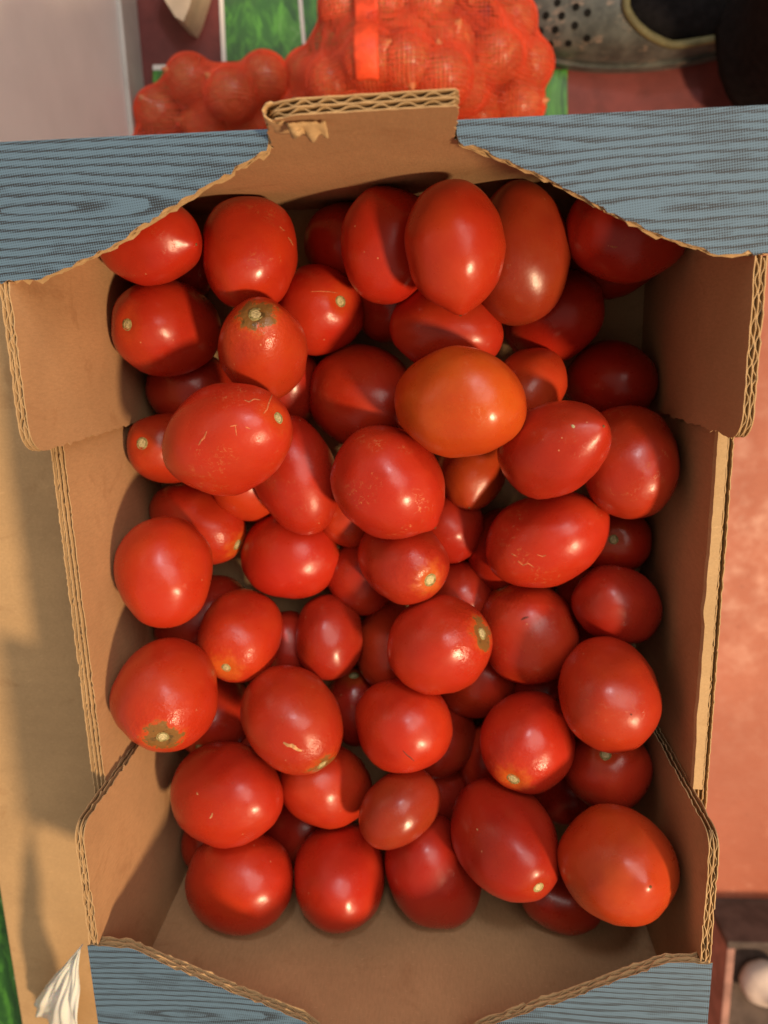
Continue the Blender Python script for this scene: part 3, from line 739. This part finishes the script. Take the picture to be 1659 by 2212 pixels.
def net_bag(name, spots, label, bands, ogroup):
    base = GZ + .0045; r = .0258; sph = []
    for px, py, lay, olabel in spots:
        zc = base + r + lay * .040; p = onz(px, py, zc); sph.append(p)
        if not olabel: continue
        o = proto if not used[0] else proto.copy()
        if used[0]: COL.objects.link(o)
        used[0] = True
        o.location = p; o.rotation_euler = (random.uniform(-1.2, 1.2), random.uniform(-1.2, 1.2), random.uniform(0, 6))
        tag(o, olabel, 'onion', ogroup)
    v, f = [], []
    def add(c, rr):
        a, b_ = uvsphere(c, rr, 16, 10); n = len(v); v.extend(a); f.extend([tuple(i + n for i in q) for q in b_])
    for i, p in enumerate(sph):
        add(p, r * 1.10)
        for q in sph[:i]:
            d = (p - q).length
            if d < r * 3.3:
                for t in (.35, .5, .65): add(p.lerp(q, t), r * (.86 if d < r * 2.5 else .68))
    e = empty(name, (sph[0].x, sph[0].y, GZ))
    net = mesh('net', [Vector(a) - e.location for a in v], f, M_NET, e, True)
    m = net.modifiers.new('remesh', 'REMESH'); m.mode = 'VOXEL'; m.voxel_size = .0042; m.use_smooth_shade = True
    m = net.modifiers.new('smooth', 'SMOOTH'); m.factor = .5; m.iterations = 5
    m = net.modifiers.new('threads', 'WIREFRAME'); m.thickness = .0013; m.use_even_offset = False
    for pts in bands:
        v, f = [], []; n = len(pts) - 1; sub = 10
        for i in range(n):
            for k in range(sub + (i == n - 1)):
                t = k / sub; L0, L1 = pts[i], pts[i + 1]
                for s in range(7):
                    u = s / 6
                    x = (L0[0] + (L0[2] - L0[0]) * u) * (1 - t) + (L1[0] + (L1[2] - L1[0]) * u) * t
                    y = (L0[1] + (L0[3] - L0[1]) * u) * (1 - t) + (L1[1] + (L1[3] - L1[1]) * u) * t
                    p = onz(x, y, GZ + .075); zt = GZ + .02
                    for c in sph:
                        d2 = (p.x - c.x) ** 2 + (p.y - c.y) ** 2; R_ = r * 1.20
                        if d2 < R_ * R_: zt = max(zt, c.z + math.sqrt(R_ * R_ - d2))
                    v.append(Vector((p.x, p.y, zt)) - e.location)
        for i in range(len(v) // 7 - 1):
            for s in range(6):
                a = i * 7 + s; f.append((a, a + 1, a + 8, a + 7))
        bd = mesh('net_band', v, f, M_BAND, e, True)
        m = bd.modifiers.new('smooth', 'SMOOTH'); m.factor = .6; m.iterations = 14
        m = bd.modifiers.new('thick', 'SOLIDIFY'); m.thickness = .0015
    tag(e, label, 'net bag', 'red onion nets on the floor')
    return e
A = 'onion in the low red net, '
net_bag('onion_net', [(345, 245, 0, A + 'leftmost, touching the white cabinet'), (440, 268, 0, A + 'in its front row second from the left'), (535, 262, 0, A + 'in its front row at the right end'),
                      (412, 176, .3, A + 'back left, bulging up'), (500, 205, 1, A + 'raised in its middle'), (572, 172, .3, A + 'at its back right end'), (330, 330, 0, None), (430, 350, 0, None)],
        'low red net of onions beside the white cabinet, left of the cardboard tab', [], 'onions in the low left net')
B = 'onion in the tall red net, '
net_bag('onion_net', [(650, 250, 0, None), (745, 250, 0, None), (840, 250, 0, None), (935, 245, 0, None), (1030, 240, 0, B + 'low in front, second from the right'), (1122, 228, 0, B + 'low at its front right corner'),
                      (665, 165, 0, B + 'leftmost at floor level'), (1140, 140, 0, B + 'rightmost, halfway back beside the clog'), (1105, 50, 0, B + 'at its back right corner by the clog toe'), (1010, 40, 0, None), (910, 30, 0, None),
                      (720, 180, 1.2, B + 'front left, just left of the red band'), (815, 185, 1.2, B + 'front, directly above the cardboard tab under the band'), (905, 180, 1.2, None), (1000, 185, 1.2, B + 'front right of the tab, second layer'),
                      (1075, 120, 1, B + 'right side of the second layer'), (970, 95, 1.2, B + 'middle right of the second layer'), (875, 90, 1.2, B + 'behind the topmost one, right of the band'), (785, 95, 1.2, B + 'under the middle of the red band'),
                      (830, 10, 1.2, B + 'at the back just right of the red band'), (930, 0, 1.2, B + 'at the back in the middle'), (745, 20, .8, B + 'at the back left of the red band'), (1020, -40, .8, B + 'at the very back right'),
                      (880, 135, 2.1, B + 'topmost, right of the red band'), (960, 165, 2.0, B + 'high in front, right of the topmost one'), (800, 130, 2.1, B + 'topmost under the red band')],
        'tall red net heaped with onions directly behind the cardboard tab', [[(752, -60, 818, -60), (762, 40, 832, 40), (768, 120, 836, 120), (772, 220, 838, 220)]], 'onions in the tall net')

# ================================================================== PERSON'S LEG WITH CLOG
from mathutils.bvhtree import BVHTree
def clog_mat():
    m, nt, b = newmat('grey_clog_foam'); g = G(nt); v = g.coord()
    n = g.noise(v, 55, 5, .65); n2 = g.noise(g.map(v, (1, 2.2, 1)), 45, 4, .7)
    c = g.mix(g.ramp(n, .35, .65), (.050, .058, .055), (.105, .115, .105))
    c = g.mix(g.ramp(n2, .56, .66, 0, .8), c, (.24, .19, .15))
    g.l(c, b.inputs['Base Color']); b.inputs['Roughness'].default_value = .42; return m
M_CLOG = clog_mat(); M_RIM = plain('clog_rim', (.125, .115, .055), .6, .3, 60, .3); M_BLACK = plain('black_cloth', (.010, .009, .010), .95, .1, 120, .3, .3, 500)
M_HOLE = plain('vent_shadow', (.010, .010, .009), .9, .1)
per = empty('person', (.245, .448, GZ))
def width(s): return .050 * (math.sin(math.pi * min(1, max(0, (s * .93 + .035)))) ** .42) * (1.06 - .20 * s)
def height(s): return .030 + .040 * math.sin(math.pi * .5 * min(1, s / .42)) - .006 * max(0, s - .5)
S0 = .345
def rimang(s): return math.pi / 2 * (1 - .66 * math.sqrt(min(1, max(0, (s - S0) / .20))))
v, f = [], []; NS, NA = 58, 28; LEN = .275; x0 = -.128
for i in range(NS + 1):
    s = i / NS; w, h = width(s), height(s)
    full = rimang(s)
    for k in range(NA + 1):
        t = -1 + 2 * k / NA; side = 1 if t >= 0 else -1
        a = abs(t)                                   # 1 = ground edge, 0 = top centre (or rim)
        ang = full * (1 - a)
        yy = side * w * math.cos(ang) ** .8; z_ = .014 + (h - .014) * math.sin(ang) ** .85
        v.append((x0 + LEN * s, yy, z_))
for i in range(NS):
    for k in range(NA):
        if i / NS >= S0 and k in (NA // 2 - 1, NA // 2): continue
        a = i * (NA + 1) + k; f.append((a, a + NA + 1, a + NA + 2, a + 1))
clog = mesh('clog', v, f, M_CLOG, per, True); m = clog.modifiers.new('thick', 'SOLIDIFY'); m.thickness = .004; m.offset = -1
bv = BVHTree.FromPolygons([Vector(q) for q in v], f)
v, f = [], []
for i in range(NS + 1):
    s = i / NS; w = width(s) + .004; v += [(x0 + LEN * s * 1.02 - .003, w, .016), (x0 + LEN * s * 1.02 - .003, -w, .016), (x0 + LEN * s * 1.02 - .003, w, .0008), (x0 + LEN * s * 1.02 - .003, -w, .0008)]
    if i:
        a = 4 * (i - 1); c = 4 * i; f += [(a, c, c + 1, a + 1), (a + 2, a + 3, c + 3, c + 2), (a, a + 2, c + 2, c), (a + 1, c + 1, c + 3, a + 3)]
f += [(0, 1, 3, 2), (4 * NS, 4 * NS + 2, 4 * NS + 3, 4 * NS + 1)]
mesh('sole', v, f, M_CLOG, clog)
# rim round the opening
def tube(name, pts, r, mat, parent, K=8):
    v, f = [], []
    for i, p in enumerate(pts):
        d = (pts[min(i + 1, len(pts) - 1)] - pts[max(i - 1, 0)]).normalized(); u = d.cross(Vector((0, 0, 1))).normalized(); w = d.cross(u)
        for k in range(K):
            a = 2 * math.pi * k / K; v.append(p + (u * math.cos(a) + w * math.sin(a)) * r)
        if i:
            for k in range(K): f.append(((i - 1) * K + k, (i - 1) * K + (k + 1) % K, i * K + (k + 1) % K, i * K + k))
    return mesh(name, v, f, mat, parent, True)
pts = []
for k in range(41):
    t = -1 + 2 * k / 40; s = S0 + .004 + (.97 - S0) * t * t
    w, h, full = width(s), height(s), rimang(s)
    if k == 20: full = math.pi / 2
    pts.append(Vector((x0 + LEN * s, (1 if t >= 0 else -1) * w * math.cos(full) ** .8, .0155 + (h - .014) * math.sin(full) ** .85)))
tube('clog_rim', pts, .0042, M_RIM, clog)
for hx, hy in ((750, 12), (830, 30), (700, 68), (768, 68), (880, 55), (675, 135), (740, 128), (825, 110), (720, 190), (797, 187), (877, 165)):
    px, py = (1536 + hx * .926) * .54, hy * .926 * .54
    org = CAM_LOC - per.location; d = (onz(px, py, GZ + .06) - CAM_LOC).normalized()
    hit, nrm, _, _ = bv.ray_cast(org, d)
    if hit is None: continue
    if nrm.z < 0: nrm = -nrm
    vv, ff = [], []; u = nrm.orthogonal().normalized(); w = nrm.cross(u)
    for k in range(12):
        a = 2 * math.pi * k / 12; vv.append(hit + nrm * .0006 + (u * math.cos(a) + w * math.sin(a)) * .0036)
    for k in range(12):
        a = 2 * math.pi * k / 12; vv.append(hit - nrm * .003 + (u * math.cos(a) + w * math.sin(a)) * .0036)
    ff = [tuple(range(12))] + [(k, 12 + k, 12 + (k + 1) % 12, (k + 1) % 12) for k in range(12)]
    mesh('vent_hole', vv, ff, M_HOLE, clog)
# one continuous dark foot and trouser leg
v, f = [], []; K = 28
rings = [(-.055, .000, .030, .022, .045), (-.020, .0, .042, .036, .052), (.020, .0, .052, .042, .066)]
secs = [(Vector((-.045, 0, .030)), .020, .014, .9), (Vector((-.010, 0, .040)), .036, .022, .8), (Vector((.030, 0, .055)), .042, .030, .6)]
path = [(.132, -.030, .052, .070, .095), (.150, -.036, .085, .078, .098), (.152, -.034, .22, .086, .084), (.125, -.020, .42, .090, .088), (.120, .0, .50, .094, .094), (.115, .02, .70, .105, .105), (.110, .03, .92, .115, .110)]
nodes = []
for i, (x, y, z_, rx, ry) in enumerate(path):
    nodes.append((Vector((x, y, z_)), rx, ry))
prevn = None
for i in range(len(nodes) - 1):
    for t in (0, .25, .5, .75) if i < len(nodes) - 2 else (0, .25, .5, .75, 1):
        c = nodes[i][0].lerp(nodes[i + 1][0], t); rx = nodes[i][1] * (1 - t) + nodes[i + 1][1] * t; ry = nodes[i][2] * (1 - t) + nodes[i + 1][2] * t
        b0 = len(v)
        for k in range(K):
            a = 2 * math.pi * k / K; w = 1 + .07 * noise.noise(Vector((math.cos(a) * 1.5, math.sin(a) * 1.5, c.z * 14))) 
            v.append((c.x + rx * w * math.cos(a), c.y + ry * w * math.sin(a), c.z))
        if b0:
            for k in range(K): f.append((b0 - K + k, b0 - K + (k + 1) % K, b0 + (k + 1) % K, b0 + k))
f.append(tuple(range(K))[::-1]); f.append(tuple(range(len(v) - K, len(v))))
mesh('trouser_leg', v, f, M_BLACK, per, True)
v, f = uvsphere((0.050, 0, .034), .040, 24, 14, .75); v = [((x - .050) * 2.1 + .050, y, z_) for x, y, z_ in v]
mesh('sock', v, f, M_BLACK, per, True)
tag(per, 'leg of a person in black trousers and a grey perforated clog, far right', 'person')

# ================================================================== PLASTIC BAG CORNER AND CRATE
def plastic_mat():
    m, nt, b = newmat('white_plastic'); g = G(nt)
    b.inputs['Base Color'].default_value = (.78, .76, .70, 1); b.inputs['Roughness'].default_value = .35
    b.inputs['Subsurface Weight'].default_value = .2; b.inputs['Subsurface Scale'].default_value = .004; return m
v, f = [], []; NA, NR = 60, 26
apex = onz(174, 2046, .105)
rim = [onz(x, y, z_) for x, y, z_ in ((128, 2092, .060), (97, 2132, .050), (76, 2165, .045), (84, 2198, .045), (112, 2245, .045), (150, 2290, .05), (192, 2290, .06))]
for i in range(NA + 1):
    u = i / NA * (len(rim) - 1); k = min(int(u), len(rim) - 2); e_ = rim[k].lerp(rim[k + 1], u - k)
    for j in range(NR + 1):
        t = j / NR; p = apex.lerp(e_, t)
        fold = .0026 * t * math.sin(i * .34 + 1.3 * noise.noise(Vector((i * .10, t * 2, 0))) * 3) + .003 * noise.noise(Vector((i * .22, t * 5, 4)))
        p += Vector((-.25, -.15, .9)) * (fold + .006 * math.sin(math.pi * t))
        v.append(p)
for i in range(NA):
    for j in range(NR):
        a = i * (NR + 1) + j; f.append((a, a + 1, a + NR + 2, a + NR + 1))
pb = mesh('plastic_bag', v, f, plastic_mat(), None, True); m = pb.modifiers.new('thick', 'SOLIDIFY'); m.thickness = .0003
tag(pb, 'crumpled white plastic bag sticking out at the near left box corner', 'plastic bag')

cr = empty('floor_crate', (.52, -.80, GZ)); M_CR = plain('brown_crate_board', (.36, .19, .155), .7, .3, 40, .25); M_CRD = plain('crate_base', (.10, .075, .065), .8, .2, 40, .25)
def cp(nm, a, b_, mt=M_CR): box(nm, a, b_, mt, cr, .0015)
cp('side_panel', (-.137, -.20, .0005), (-.127, .1585, .080)); cp('side_panel', (.127, -.20, .0005), (.137, .1585, .080))
cp('end_panel', (-.137, .1590, .0005), (.137, .1690, .080), M_CRD); cp('end_panel', (-.137, -.2105, .0005), (.137, -.2005, .080))
cp('base_panel', (-.1268, -.2002, .0005), (.1268, .1588, .006), M_CRD)
tag(cr, 'small brown open crate on the red floor at the lower right edge', 'crate')
v, f = [], []; nu, nv, r = 24, 14, .030
for i in range(nv + 1):
    t = math.pi * i / nv
    for k in range(nu):
        a = 2 * math.pi * k / nu; q = (1 + .05 * abs(math.cos(4 * a))) * math.sin(t); z_ = .82 * r * math.cos(t) + (.018 * (1 - t / .5) ** 2 if t < .5 else 0)
        v.append((r * q * math.cos(a), r * q * math.sin(a), z_))
for i in range(nv):
    for k in range(nu):
        a = i * nu + k; b_ = i * nu + (k + 1) % nu; f.append((a, a + nu, b_ + nu, b_))
gl = mesh('garlic_bulb', v, f, plain('garlic_skin', (.70, .58, .52), .5, .3, 60, .1), None, True)
gp = onz(1652, 2128, GZ + .035); gl.location = (gp.x, gp.y, GZ + .0312)
tag(gl, 'pale round bulb lying inside the small brown crate', 'garlic')
